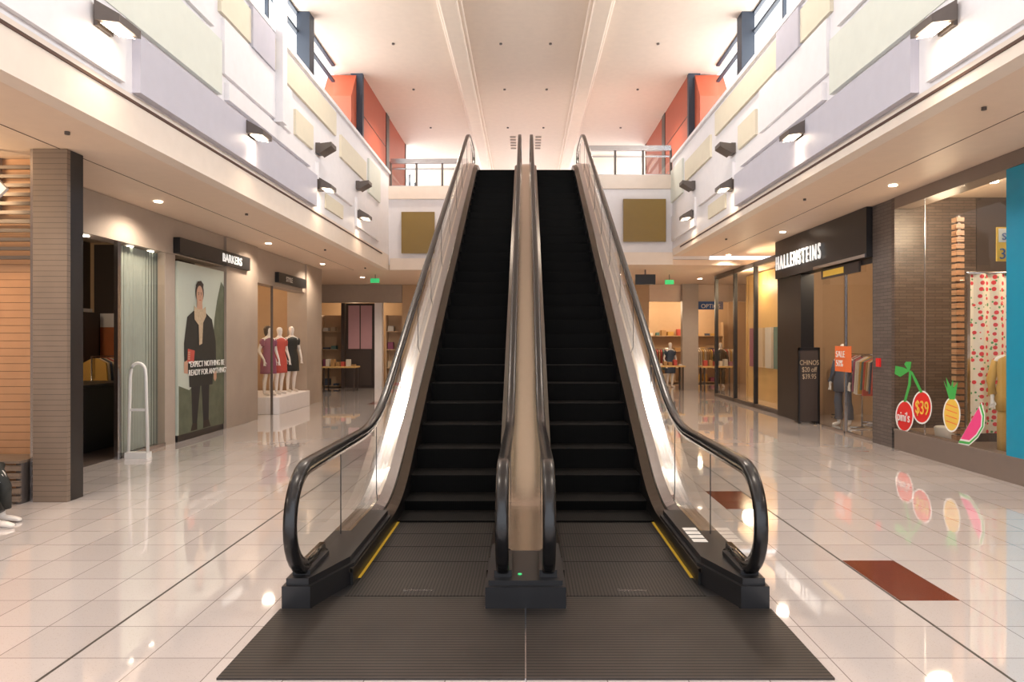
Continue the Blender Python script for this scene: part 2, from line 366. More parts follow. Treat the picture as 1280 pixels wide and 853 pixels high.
def glassp(b,x):
    v=[];f=[];dd=[DC-RC*math.cos(i*math.pi/2/8) for i in range(9)]
    d=DC+.1
    while d<DT: dd.append(d); d+=.15
    dd+=[DT+RC*math.sin(i*math.pi/2/8) for i in range(9)]
    for d in dd:
        if d<DC: k=RC*math.sqrt(max(0,1-((DC-d)/RC)**2)); t=ZCN+k; lo=max(.17,ZCN-k)
        elif d>DT: k=RC*math.sqrt(max(0,1-((d-DT)/RC)**2)); t=ZT+ZCN+k; lo=ZT+max(.17,ZCN-k)
        else: t=rz(d); lo=zf(d)+.165
        v+=[(x,d,lo),(x,d,t-.03 if t-.03>lo else lo)]
    for j in range(len(dd)-1):
        a=j*2; f.append((a,a+1,a+3,a+2))
    b.add(v,f,GLASS)
    for j in range(5,len(dd)-1,9):   # panel joints
        d=dd[j]
        if DC+.6<d<DT: b.box(x-.004,x+.004,d,d+.006,zf(d)+.17,rz(d)-.06,CHAR)
INDO=emis('indicator_orange',(1,.35,.05),3)
def escalator(s):
    b=MB('escalator')
    X=lambda v:s*v
    d=5.14; h=.010; x0,x1=s*.285,s*1.265
    while d<19.3:
        hn=zf(d)+.010; M=TREADF if d<6.5 else STEP
        if hn>h+.002:
            b.add([(x0,d+.02,h),(x1,d+.02,h),(x1,d,hn-.02),(x0,d,hn-.02)],[(0,1,2,3)],RISER)
            b.add([(x0,d,hn-.02),(x1,d,hn-.02),(x1,d-.006,hn),(x0,d-.006,hn)],[(0,1,2,3)],STEP)
        b.add([(x0,d-.006,hn),(x1,d-.006,hn),(x1,d+.42,hn),(x0,d+.42,hn)],[(0,1,2,3)],M)
        if d<6.6:
            xa=x1; b.box(xa,xa-s*.022,d,d+.4,hn+.001,hn+.004,YELL)
            b.box(x0,x1,d-.006,d+.006,hn,hn+.003,BLACK)
        h=hn; d+=.4
    sweepx(b,[(X(.2),-.5),(X(1.3),-.5),(X(1.3),-.46),(X(.2),-.46)],8.0,19.2,CHAR)
    b.box(X(.285),X(1.265),4.78,5.14,.003,.016,COMBM); b.box(X(.285),X(1.265),19.0,19.6,ZT-.02,ZT+.012,COMBM)
    # outer side
    sweepx(b,[(X(1.265),-.35),(X(1.265),.13),(X(1.285),.13),(X(1.285),-.35)],5.0,DE,DSTEEL)
    sweepx(b,[(X(1.265),.13),(X(1.36),.155),(X(1.36),.13),(X(1.275),.10)],5.0,DE,BRONZE)
    sweepx(b,[(X(1.36),.145),(X(1.372),.175),(X(1.372),.15),(X(1.36),.12)],5.3,DE,CHROME)
    sweepx(b,[(X(1.372),.155),(X(1.47),.195),(X(1.47),.15),(X(1.372),.12)],5.3,DE,STEEL)
    sweepx(b,[(X(1.47),.13),(X(1.47),.20),(X(1.50),.20),(X(1.50),.13)],5.3,DE,CHROME)
    sweepx(b,[(X(1.50),.13),(X(1.50),.175),(X(1.64),.175),(X(1.64),.13)],5.3,19.9,STEEL)
    sweepx(b,[(X(1.62),-.8),(X(1.62),.13),(X(1.64),.13),(X(1.64),-.8)],5.3,DE,WHITE)
    sweepx(b,[(X(.0),-.82),(X(1.64),-.82),(X(1.64),-.78),(X(.0),-.78)],8.4,DE,WHITE)
    # inner side
    sweepx(b,[(X(.285),-.35),(X(.285),.12),(X(.265),.12),(X(.265),-.35)],5.0,DE,DSTEEL)
    sweepx(b,[(X(.285),.12),(X(.21),.165),(X(.21),.13),(X(.265),.07)],5.3,DE,BRONZE)
    sweepx(b,[(X(.21),.12),(X(.21),.18),(X(.17),.18),(X(.17),.12)],5.3,DE,CHROME)
    sweepx(b,[(X(.0),.12),(X(.0),.17),(X(.17),.17),(X(.17),.12)],5.25,19.9,WSTEEL)
    # newel bases
    def base(z0,y0,y1):
        b.extz([(X(1.63),y0),(X(1.44),y0),(X(1.272),y0+.5),(X(1.272),y1),(X(1.63),y1)],z0,z0+.155,CHAR)
        b.extz([(X(1.61),y0+.03),(X(1.46),y0+.03),(X(1.30),y0+.5),(X(1.30),y1),(X(1.47),y1),(X(1.47),y1-.7),(X(1.61),y1-.7)],z0+.155,z0+.2,CHAR)
        b.extz([(X(0),y0),(X(.27),y0),(X(.27),y1-.9),(X(0),y1-.9)],z0,z0+.15,CHAR)
        b.extz([(X(0),y0+.04),(X(.25),y0+.04),(X(.25),y0+.7),(X(0),y0+.7)],z0+.15,z0+.182,CHAR)
    base(.003,4.56,6.45)
    for xx in (1.53,.155):
        b.box(X(xx-.06),X(xx+.06),4.66,5.1,.17,.235,CHAR)
    b.box(X(1.27),X(1.63),19.3,20.0,ZT,ZT+.17,CHAR); b.box(X(0),X(.27),19.3,20.0,ZT,ZT+.17,CHAR)
    for xx in(1.53,.155): rail(b,X(xx)); glassp(b,X(xx))
    b.box(X(1.272),X(1.266),5.16,5.24,.06,.10,INDO)
    if s>0:
        for k in range(4): b.box(1.335,1.45,5.42+k*.11,5.50+k*.11,.203,.205,WH)
    else: b.cyl((-.04,4.72,.183),.014,.008,SGREEN,'z')
    o=b.done()
    text('Schindler',(X(.765),4.86,.018),.06,(0,0,0),STEEL,o,'maker_lettering','CENTER',.001)
    return o
escalator(-1); escalator(1)
b=MB('entry_floor_plate'); b.box(-1.64,-.004,3.62,4.56,0,.012,MATR); b.box(.004,1.64,3.62,4.56,0,.012,MATR)
for s in(-1,1):
    b.box(s*.275,s*1.43,4.56,4.78,0,.012,MATR)
    b.extz([(s*1.265,4.78),(s*1.40,4.78),(s*1.265,5.14)],0,.012,BLACK)
b.box(-.004,.004,3.62,4.56,0,.010,STEEL); b.done()
# ------------------------------------------------------------ mannequins
def mannequin(loc,rotz,outfit,scale=1.0,step=.0,hair=None,arm=.25,sit=False):
    root=bpy.data.objects.new('mannequin',None); COL.objects.link(root); root.location=loc; root.rotation_euler=(0,0,rotz); root.scale=(scale,)*3
    V=[];E=[];R=[]
    dz=-.40 if sit else 0
    def a(p,r,par=None,leg=False):
        V.append((p[0],p[1],p[2]+(0 if leg else dz)));R.append(r)
        if par is not None: E.append((par,len(V)-1))
        return len(V)-1
    pel=a((0,0,.95),(.15,.10)); wa=a((0,0,1.10),(.115,.085),pel); ch=a((0,-.01,1.32),(.15,.10),wa); up=a((0,0,1.42),(.11,.07),ch)
    nk=a((0,0,1.50),(.05,.05),up); jaw=a((0,-.015,1.57),(.06,.065),nk); hd=a((0,0,1.66),(.078,.095),jaw); a((0,.005,1.74),(.05,.06),hd)
    legs=[]
    for s in(-1,1):
        sh=a((s*.17,0,1.40),(.055,.055),up); el=a((s*(.2+arm*.25),.03,1.12),(.038,.038),sh); wr=a((s*(.2+arm*.1),-.12*arm*4,.90),(.026,.026),el)
        pm=a((s*(.2+arm*.1),-.12*arm*4-.01,.83),(.03,.016),wr)
        for k in range(4):
            q=a((s*(.2+arm*.1)+(k-1.5)*.018,-.12*arm*4-.015,.78),(.009,.009),pm); a((s*(.2+arm*.1)+(k-1.5)*.02,-.12*arm*4-.03,.735-abs(k-1.2)*.008+.02),(.007,.007),q)
        q=a((s*(.2+arm*.1)-s*.035,-.12*arm*4-.03,.83),(.009,.009),pm); a((s*(.2+arm*.1)-s*.04,-.12*arm*4-.045,.79),(.008,.008),q)
        if sit:
            P=[(s*.09,-.05,.54),(s*.10,-.46,.52),(s*.10,-.50,.36),(s*.10,-.56+s*step,.10),(s*.10,-.56+s*step,.045),(s*.105,-.68+s*step,.035),(s*.11,-.76+s*step,.02)]
        else:
            st=s*step
            P=[(s*.09,0,.88),(s*.10,-.02+st*.5,.50),(s*.10,.02+st*.8,.36),(s*.10,.03+st,.10),(s*.10,.03+st,.045),(s*.105,-.09+st,.035),(s*.11,-.17+st,.02)]
        legs.append(P); rr=[(.095,.095),(.058,.058),(.055,.055),(.035,.038),(.035,.035),(.04,.028),(.03,.018)]; q=pel
        for p_,r_ in zip(P,rr): q=a(p_,r_,q,True)
    me=bpy.data.meshes.new('body'); me.from_pydata(V,E,[]); me.materials.append(SKINW)
    o=bpy.data.objects.new('body',me); COL.objects.link(o); o.parent=root
    sk=o.modifiers.new('skin','SKIN'); sk.use_smooth_shade=True
    for i,r in enumerate(R): me.skin_vertices[0].data[i].radius=r
    me.skin_vertices[0].data[0].use_root=True
    o.modifiers.new('sub','SUBSURF').levels=2; o.modifiers['sub'].render_levels=2
    b=MB('nose'); b.lathe((0,-.092,1.635+dz),[(.001,-.02),(.012,-.012),(.006,.02)],SKINW,n=8); b.done(root)
    kind,m=outfit
    b=MB('clothing')
    if kind=='dress':
        b.lathe((0,0,0),[(.21,.55),(.205,.62),(.20,.80),(.185,.95),(.145,1.10),(.165,1.25),(.175,1.34),(.15,1.42),(.09,1.46)],m,1.05,.78)
        for s in(-1,1): b.lathe((s*.185,.0,1.3),[(.055,-.06),(.065,0),(.07,.06),(.04,.13)],m,n=12)
    else:
        b.lathe((0,0,dz),[(.20,.72 if not sit else .9),(.2,.95),(.16,1.10),(.175,1.3),(.165,1.40),(.09,1.47)],m,1.08,.8)
        for s in(-1,1):
            b.tube([(s*.185,0,1.38+dz),(s*(.2+arm*.25),.03,1.12+dz),(s*(.2+arm*.1),-.12*arm*4,.93+dz)],.055,m,12)
            P=legs[0 if s<0 else 1]; b.tube([P[0],P[1],(P[2][0],P[2][1],P[2][2]),(P[3][0],P[3][1],.13)],.08,m,12)
    b.done(root)
    if hair:
        b=MB('hair'); b.lathe((0,.03,1.62),[(.06,-.12),(.092,-.04),(.1,.05),(.09,.11),(.03,.145)],hair,.95,1.0); b.done(root)
    return root
# ------------------------------------------------------------ shop fittings
def shelf_unit(x0,x1,y0,y1,z0,z1,n,face,name='display_shelving',frame=None):
    frame=frame or INTW
    b=MB(name)
    b.box(x0,x0+.04,y0,y1,z0,z1,frame); b.box(x1-.04,x1,y0,y1,z0,z1,frame)
    if face=='y': b.box(x0,x1,y1-.03,y1,z0,z1,frame)
    else: b.box(x0 if face=='-x' else x1-.03,x0+.03 if face=='-x' else x1,y0,y1,z0,z1,frame); b.box(x0,x1,y0,y0+.04,z0,z1,frame); b.box(x0,x1,y1-.04,y1,z0,z1,frame)
    for i in range(n):
        z=z0+(z1-z0)*i/n+.05; b.box(x0+.02,x1-.02,y0+.01,y1-.02,z,z+.03,frame)
        L=(x1-x0) if face=='y' else (y1-y0); t=.08
        while t<L-.25:
            w=random.uniform(.12,.26); h=random.uniform(.06,(z1-z0)/n*.5); m=random.choice(MUTE)
            if face=='y': b.box(x0+t,x0+t+w,y0+.05,y1-.08,z+.03,z+.03+h,m)
            else: b.box(x0+.06,x1-.06,y0+t,y0+t+w,z+.03,z+.03+h,m)
            t+=w+random.uniform(.06,.3)
    return b.done()
def clothes_rack(x,y,L,axis='y',z=1.5):
    b=MB('clothes_rack')
    def P(u,v,zz): return (x+v,y+u,zz) if axis=='y' else (x+u,y+v,zz)
    b.tube([P(0,0,.03),P(0,0,z),P(L,0,z),P(L,0,.03)],.018,STEEL)
    b.tube([P(0,-.25,.03),P(0,.25,.03)],.018,STEEL); b.tube([P(L,-.25,.03),P(L,.25,.03)],.018,STEEL)
    t=.08
    while t<L-.08:
        m=random.choice(MUTE); h=random.uniform(.65,.85)
        pts=[P(t,-.22,z-.12),P(t,-.04,z-.03),P(t,.04,z-.03),P(t,.22,z-.12),P(t,.26,z-h),P(t,-.26,z-h)]
        q=[(p[0]+(.04 if axis!='y' else 0),p[1]+(.04 if axis=='y' else 0),p[2]) for p in pts]
        b.add(pts+q,[tuple(range(6)),tuple(range(6,12))]+[(i,(i+1)%6,(i+1)%6+6,i+6) for i in range(6)],m); t+=.085
    return b.done()
# ------------------------------------------------------------ LEFT side
FX=-6.17
simple('wall_left_timber',(-9.5,-5.5,8.05,8.15,0,3.945,TIMB))
b=MB('slatted_ventilation_grille')
for k in range(11): b.box(-7.4,-5.52,7.92,7.96,2.75+k*.105,2.79+k*.105,LAMPB)
for x in(-5.6,-6.5): b.box(x,x+.04,7.96,8.05,2.7,3.9,LAMPB)
b.done()
b=MB('timber_clad_column'); b.box(-5.50,-5.12,7.62,7.68,0,3.945,TIMG); b.box(-5.50,-5.12,7.68,7.90,0,3.945,BLACK); b.box(-5.53,-5.50,7.62,7.9,0,3.945,STEEL); b.done()
b=MB('diamond_sign')
c=(-5.98,7.60,3.5); b.add([(c[0],c[1],c[2]+.2),(c[0]+.2,c[1],c[2]),(c[0],c[1],c[2]-.2),(c[0]-.2,c[1],c[2]),(c[0],c[1]+.04,c[2]+.2),(c[0]+.2,c[1]+.04,c[2]),(c[0],c[1]+.04,c[2]-.2),(c[0]-.2,c[1]+.04,c[2])],[(0,1,2,3),(7,6,5,4),(0,4,5,1),(1,5,6,2),(2,6,7,3),(3,7,4,0)],WH)
b.box(-6.0,-5.96,7.60,7.64,3.68,3.945,LAMPB); b.done()
b=MB('slatted_bench')
for k in range(5): b.box(-7.2,-5.56,7.5,7.53,.03+k*.085,.09+k*.085,TIMG)
for k in range(5): b.box(-7.2,-5.56,7.5+k*.1,7.58+k*.1,.45,.48,TIMG)
for x in(-7.15,-6.4,-5.62): b.box(x,x+.05,7.53,7.88,0,.45,LAMPB)
b.done()
b=MB('display_stool'); b.box(-5.95,-5.60,6.5,7.0,.34,.39,WHITE)
for x in(-5.93,-5.66):
    for y in(6.52,6.94): b.box(x,x+.04,y,y+.04,0,.34,WHITE)
b.done(bevel=.01)
mannequin((-5.72,6.74,0),math.radians(85),('suit',COAT),1.0,.06,sit=True)
# menswear shop
simple('wall_left_bulkhead',(FX,FX-.3,7.95,13.96,3.32,3.945,BULK))
simple('wall_left_pier',(FX-.02,FX-.2,11.72,12.06,0,3.32,BULK))
simple('wall_left_pier_rendered',(FX+.05,FX-.6,13.97,15.6,0,3.945,CONC))
simple('wall_left_bulkhead_rear',(FX,FX-.3,15.61,19.09,3.15,3.945,BULK))
simple('wall_left_pier_end',(FX+.05,FX-.5,19.1,20.5,0,3.945,CONC))
simple('wall_left_partition',(-6.8,-11.2,14.9,15.1,0,3.945,INTW))
simple('wall_left_partition_rear',(-6.7,-11.2,20.3,20.5,0,3.945,INTW))
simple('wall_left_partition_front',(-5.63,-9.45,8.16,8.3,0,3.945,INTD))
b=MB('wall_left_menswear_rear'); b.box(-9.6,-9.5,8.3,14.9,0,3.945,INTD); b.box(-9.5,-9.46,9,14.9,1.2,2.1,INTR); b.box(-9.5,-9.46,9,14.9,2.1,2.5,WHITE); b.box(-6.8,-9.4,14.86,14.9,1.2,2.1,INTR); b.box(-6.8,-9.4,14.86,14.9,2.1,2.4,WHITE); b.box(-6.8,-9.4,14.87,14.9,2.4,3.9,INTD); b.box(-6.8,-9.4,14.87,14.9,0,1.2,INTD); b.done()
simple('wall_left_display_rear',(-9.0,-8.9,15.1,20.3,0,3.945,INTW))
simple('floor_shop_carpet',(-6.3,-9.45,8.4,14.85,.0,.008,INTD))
b=MB('door_jamb'); b.box(FX,FX-.06,10.33,10.41,0,3.32,STEEL); b.done()
b=MB('ribbed_curtain'); 
v=[];n=64
for i in range(n+1):
    y=10.47+1.2*i/n; x=FX-.14+.02*math.sin(i*1.3); v+=[(x,y,.05),(x,y,3.3)]
b.add(v,[(2*i,2*i+1,2*i+3,2*i+2) for i in range(n)],CURT); b.done()
b=MB('window_3'); b.add([(FX-.02,10.43,.05),(FX-.02,11.7,.05),(FX-.02,11.7,3.3),(FX-.02,10.43,3.3)],[(0,1,2,3)],GLASSS); b.box(FX-.0,FX-.05,10.43,11.7,0,.06,STEEL); b.done()
PX=FX+.01
b=MB('fashion_poster')
b.box(PX-.05,PX,12.1,13.94,.12,3.22,PGREY); b.box(PX-.05,PX-.01,12.1,13.94,.0,.12,BLACK)
lay=[PX+.001]
def pp(pts,m):
    lay[0]+=.0008; b.poly([(lay[0],u,z) for u,z in pts],m)
def ell(cu,cz,ru,rz_,m,n=20): pp([(cu+ru*math.cos(2*math.pi*i/n),cz+rz_*math.sin(2*math.pi*i/n)) for i in range(n)],m)
pp([(12.12,.12),(13.94,.12),(13.94,2.9),(13.8,3.0),(13.62,2.6),(13.5,2.2),(13.4,1.3),(12.5,.9),(12.12,1.0)],PROCK)
pp([(12.62,.2),(12.78,.2),(12.95,1.1),(13.05,.2),(13.26,.2),(13.3,1.3),(12.55,1.3)],TROU)
pp([(12.55,.14),(12.8,.14),(12.8,.26),(12.62,.28)],HAIR); pp([(13.03,.14),(13.34,.14),(13.26,.28),(13.04,.28)],HAIR)
pp([(12.66,2.36),(12.42,2.24),(12.3,1.75),(12.32,1.25),(12.48,1.2),(12.5,.95),(13.42,.95),(13.44,1.2),(13.58,1.25),(13.56,1.8),(13.4,2.22),(13.1,2.36)],COAT)
pp([(12.44,1.2),(12.3,1.22),(12.3,1.42),(12.44,1.45)],SKIN); pp([(12.42,1.42),(12.66,1.38),(12.7,1.62),(12.44,1.66)],MUTE[0]); 
for k in range(4): pp([(12.44,1.46+k*.04),(12.52,1.46+k*.04),(12.52,1.485+k*.04),(12.44,1.485+k*.04)],SKIN)
pp([(13.46,1.2),(13.58,1.2),(13.58,1.06),(13.52,1.0),(13.46,1.06)],SKIN)
pp([(12.78,2.55),(12.98,2.55),(13.0,2.3),(12.76,2.3)],SKIN)
pp([(12.66,2.46),(12.8,2.40),(12.98,2.40),(13.12,2.46),(13.14,2.28),(13.02,2.15),(12.98,1.75),(12.86,1.72),(12.84,2.1),(12.68,2.2)],SCARF)
ell(12.88,2.72,.165,.2,HAIR); ell(12.88,2.66,.13,.185,SKIN)
pp([(12.75,2.76),(12.80,2.83),(12.93,2.85),(13.01,2.78),(13.03,2.88),(12.93,2.94),(12.8,2.92),(12.73,2.84)],HAIR)
for u in(12.83,12.93): pp([(u-.028,2.70),(u+.028,2.70),(u+.028,2.712),(u-.028,2.712)],HAIR); ell(u,2.675,.016,.009,HAIR,8)
pp([(12.868,2.62),(12.895,2.62),(12.884,2.67)],MUTE[3]); pp([(12.84,2.565),(12.92,2.565),(12.91,2.58),(12.85,2.58)],MUTE[0])
po=b.done()
text('“EXPECT NOTHING BE\nREADY FOR ANYTHING”',(PX+.03,12.42,1.32),.155,LW,WH,po,sx=.92)
b=MB('shop_sign'); b.box(FX+.12,FX+.002,11.95,15.0,3.34,3.62,BLACK); so=b.done(); text('BARKERS',(FX+.125,13.62,3.40),.23,LW,LET,so,off=.003)
b=MB('bulkhead_downlights') 
for y in(9.0,9.8,10.9,11.5): b.cyl((FX-.15,y,3.30),.05,.015,DOWN)
b.done()
b=MB('shop_counter'); b.box(-7.9,-7.0,10.4,12.0,0.01,1.05,BLACK); b.box(-7.95,-6.95,10.35,12.05,1.05,1.1,CHAR); b.done(bevel=.01)
b=MB('till_monitor'); b.box(-7.5,-7.3,10.6,10.8,1.1,1.12,CHAR); b.box(-7.42,-7.38,10.68,10.72,1.12,1.25,CHAR); b.box(-7.6,-7.2,10.66,10.69,1.2,1.5,CHAR); b.box(-7.58,-7.22,10.655,10.66,1.22,1.48,SCREEN); b.done()
def gate(x,y):
    b=MB('security_gate'); w=.15
    b.tube([(x-w,y,.06),(x-w*.8,y,1.25)]+[(x-w*.75*math.cos(a),y,1.33+.13*math.sin(a)) for a in [math.pi*i/10 for i in range(1,10)]]+[(x+w*.8,y,1.25),(x+w,y,.06)],.024,WH,10)
    b.box(x-.17,x+.17,y-.07,y+.07,0,.09,WH); b.box(x-.13,x+.13,y-.015,y+.015,.72,.76,WH)
    b.done()
gate(-5.96,10.5)
b=MB('display_platform'); b.box(-7.6,-6.02,16.7,19.05,0,.42,WHITE); b.done(bevel=.01)
b=MB('window_4'); b.add([(FX-.02,15.62,0),(FX-.02,16.66,0),(FX-.02,16.66,3.14),(FX-.02,15.62,3.14)],[(0,1,2,3)],GLASSS); b.box(FX-.05,FX,16.64,16.68,0,3.14,LAMPB); b.done()
mannequin((-6.5,17.25,.425),math.radians(60),('dress',MUTE[6]),1.0,0,HAIR)
mannequin((-6.4,17.75,.425),math.radians(60),('dress',MUTE[0]),1.0,.03)
mannequin((-6.35,18.5,.425),math.radians(50),('dress',COAT),1.02,.02)
b=MB('shop_sign'); b.box(FX+.1,FX+.002,16.8,18.9,3.25,3.5,BLACK); so=b.done(); text('STYLE',(FX+.105,17.3,3.31),.18,LW,WH,so)
shelf_unit(-8.85,-8.5,15.4,20.0,0,2.6,5,'-x')
shelf_unit(-9.4,-9.1,12.2,14.6,0.01,2.4,5,'-x',frame=INTD)
clothes_rack(-8.2,12.9,1.6)
clothes_rack(-7.9,15.4,1.0)
point((-8.0,17.5,3.4),90); point((-8,11,3.3),70); point((-6.6,7.2,3.6),60,(1,.70,.40))
# ------------------------------------------------------------ back wall
simple('wall_back_shop_1',(-11.2,-8.0,YB,YB+.2,0,3.945,INTW)); simple('wall_back_pier',(-7.0,-6.87,YB-.1,YB+.2,0,3.24,INTD))
simple('wall_back_bulkhead',(-8.0,-4.71,YB,YB+.2,3.26,3.945,BULK)); simple('wall_back_pier_white',(-5.73,-5.45,YB-.1,YB+.2,0,3.25,WHITE))
simple('wall_back',(-4.7,4.7,YB,YB+.2,0,3.945,INTW)); simple('wall_back_bulkhead_right',(4.71,8.59,YB,YB+.2,3.3,3.945,SOFF))
simple('wall_back_column',(5.9,6.5,YB-.32,YB-.02,0,3.945,BULK)); simple('wall_back_shop_rear',(-11.2,11.2,YB+3.4,YB+3.6,0,3.945,INTW))
simple('wall_back_right',(8.6,11.2,YB,YB+.2,0,3.945,INTW))
MAUVE=mat('mauve_wall_panel',(.48,.28,.31),.5)
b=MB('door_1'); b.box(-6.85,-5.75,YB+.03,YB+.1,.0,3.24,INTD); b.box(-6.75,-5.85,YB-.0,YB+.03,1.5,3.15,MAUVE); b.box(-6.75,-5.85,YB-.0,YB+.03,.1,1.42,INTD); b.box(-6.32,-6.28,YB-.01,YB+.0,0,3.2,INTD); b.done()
shelf_unit(-7.9,-7.05,YB+.3,YB+.7,0,2.8,4,'y'); shelf_unit(-5.4,-4.75,YB+.3,YB+.7,0,2.8,4,'y')
clothes_rack(4.8,YB+.9,1.0,'x'); clothes_rack(6.6,YB+1.2,1.8,'x'); shelf_unit(4.8,8.4,YB+2.9,YB+3.3,0,2.6,4,'y')
mannequin((7.6,YB+.6,0.005),0,('suit',COAT)); mannequin((5.6,YB+.45,0.005),.3,('dress',MUTE[2]))
b=MB('shop_sign'); b.box(6.5,7.5,YB-.1,YB-.005,3.0,3.3,BLU); so=b.done(); text('OPTICS',(6.65,YB-.11,3.05),.22,FW,WH,so)
b=MB('exit_sign'); b.box(-5.0,-4.72,22,22.06,3.68,3.82,SGREEN); b.box(-4.86,-4.84,22.02,22.04,3.82,3.945,LAMPB); b.done()
b=MB('exit_sign'); b.box(4.5,4.78,22,22.06,3.63,3.77,SGREEN); b.box(4.63,4.65,22.02,22.04,3.77,3.945,LAMPB); b.done()
b=MB('hanging_directory_sign'); b.box(3.3,3.9,20.5,20.6,3.5,3.8,BLACK); b.box(3.58,3.62,20.53,20.57,3.8,3.945,LAMPB); b.done()
for x in(-7,7,5): point((x,YB+2,3.2),90)
def table(x,y,name='display_table'):
    b=MB(name); b.box(x-.6,x+.6,y-.35,y+.35,.85,.9,GOLD)
    for a in(-.55,.5):
        for c in(-.3,.25): b.box(x+a,x+a+.05,y+c,y+c+.05,0,.85,INTD)
    for k in range(6): xx=x-.5+k*.18; b.box(xx,xx+.12,y-.15,y+.1,.9,.95+random.random()*.2,random.choice(MUTE))
    b.done()
table(6.9,24.6); table(5.2,25.1); table(-6.6,24.4)
# ------------------------------------------------------------ RIGHT side
RX=6.17
simple('wall_right_pier_brick',(RX,RX+.25,11.5,12.14,0,4.195,BRICKY))
simple('wall_right_brick_return',(RX-.01,RX+1.35,11.4,11.49,0.35,4.195,BRICK))
b=MB('wall_right_plinth'); b.box(RX-.02,RX+.16,-2,11.39,0,.30,TAUPE); b.box(RX-.03,RX+.16,-2,11.39,.30,.34,TAUPE); b.done()
simple('wall_right_bulkhead',(RX-.02,RX+.3,-2,11.38,4.0,4.195,TAUPE))
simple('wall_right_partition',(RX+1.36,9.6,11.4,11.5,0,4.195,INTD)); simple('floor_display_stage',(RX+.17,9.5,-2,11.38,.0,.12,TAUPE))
simple('wall_right_shop_rear',(9.62,9.72,-2,19.3,0,4.195,INTW))
simple('wall_right_partition_rear',(RX+.3,9.6,16.7,16.8,0,4.195,INTW))
b=MB('turquoise_pillar'); b.box(RX-.03,RX+.13,8.0,8.72,.34,3.99,TURQ); b.done()
b=MB('window_5')
for y0,y1 in((8.73,10.55),(10.56,11.38),(2,7.99)): b.add([(RX,y0,.34),(RX,y1,.34),(RX,y1,4.0),(RX,y0,4.0)],[(0,1,2,3)],GLASSS)
b.box(RX-.004,RX+.006,10.545,10.565,.34,4.0,STEEL); b.done()
b=MB('slatted_display_post')
for k in range(34): b.box(6.50,6.62,10.3,10.42,.3+k*.1,.37+k*.1,TIMB)
b.box(6.54,6.58,10.33,10.38,.12,3.7,LAMPB); b.done()
b=MB('printed_fabric_banner'); v=[];n=30
for i in range(n+1):
    x=6.26+1.0*i/n; y=9.62+.025*math.sin(i*.9); v+=[(x,y,.5),(x,y,2.75)]
b.add(v,[(2*i,2*i+1,2*i+3,2*i+2) for i in range(n)],FAB); b.tube([(6.22,9.62,2.76),(7.3,9.62,2.76)],.02,STEEL); b.box(6.22,6.26,9.61,9.65,.12,2.76,STEEL); b.box(7.26,7.30,9.61,9.65,.12,2.76,STEEL); b.done()
b=MB('sale_sign'); b.box(6.20,6.68,8.98,9.0,2.85,3.3,YLS); b.box(6.22,6.66,8.975,8.98,3.10,3.28,WH); b.tube([(6.44,8.99,3.3),(6.44,8.99,4.19)],.006,LAMPB,6); so=b.done()
text('30%',(6.22,8.97,2.88),.2,FW,BLU,so); text('SALE',(6.26,8.97,3.13),.13,FW,BLU,so)
mannequin((6.56,9.18,.125),math.radians(-40),('suit',MUTE[7]),1.02,.03,None,.2)
b=MB('display_pot'); b.lathe((6.75,11.0,.125),[(.09,0),(.12,.02),(.15,.28),(.13,.30)],WH); b.done()
clothes_rack(8.5,8.6,1.8); clothes_rack(7.5,10.2,1.0,'x'); shelf_unit(9.2,9.6,7.5,11,0.12,2.8,5,'x')
b=MB('ceiling_track_lights')
for y in(8.6,9.3,10.2): 
    for x in (7.0,8.0): b.cyl((x,y,4.168),.06,.03,DOWN)
b.done()
def Y(px): return RX*853/(px-657)
def Z(px,py): return 1.8+(427-py)/853*Y(px)
SXp=RX-.006
def stick(name,shapes):
    b=MB(name); x=SXp
    for pts,m in shapes:
        x-=.0008; b.poly([(x,Y(px),Z(px,py)) for px,py in pts],m)
    return b.done()
def E_(cx,cy,rx,ry,n=24,a0=0,a1=2*math.pi): return [(cx+rx*math.cos(a0+(a1-a0)*i/n),cy+ry*math.sin(a0+(a1-a0)*i/n)) for i in range(n)]
o=stick('cherry_sticker',[(E_(1131,521,11.5,20),WH),(E_(1131,521,10,18),REDS),(E_(1153,510,12.5,21),WH),(E_(1153,510,11,19),REDS),
 ([(1130,503),(1136,480),(1137,464),(1140,464),(1139,482),(1133,503)],GRNS),([(1151,492),(1144,478),(1139,466),(1141,465),(1147,476),(1154,491)],GRNS),
 ([(1138,464),(1126,472),(1119,468),(1120,458),(1130,460)],GRNS),([(1137,466),(1131,456),(1133,453),(1140,453),(1139,460)],GRNS)])
text("pini's",(SXp-.012,Y(1122.5),Z(1124,526)),.22,RW,WH,o,sx=.85); text("$39",(SXp-.012,Y(1145),Z(1145,517)),.30,RW,YLS,o,sx=.8)
stick('pineapple_sticker',[(E_(1190,519,11,22),WH),(E_(1190,519,9.5,20),YLS),([(1187,500),(1180,476),(1185,486),(1183,472),(1189,484),(1192,474),(1192,486),(1198,478),(1194,500)],GRNS)]+
 [([(1183,505+k*7),(1197,510+k*7),(1197,511.2+k*7),(1183,506.2+k*7)],ORS) for k in range(4)])
def arcw(k):
    pts=[(1226,506),(1230,520),(1229,534),(1222,546),(1212,555),(1199,553)]
    cx,cy=1214,530
    return [(cx+(x-cx)*k,cy+(y-cy)*k) for x,y in pts]
stick('watermelon_sticker',[(arcw(1.12),WH),(arcw(1.05),GRNS),(arcw(.93),WH),(arcw(.84),PINK)])
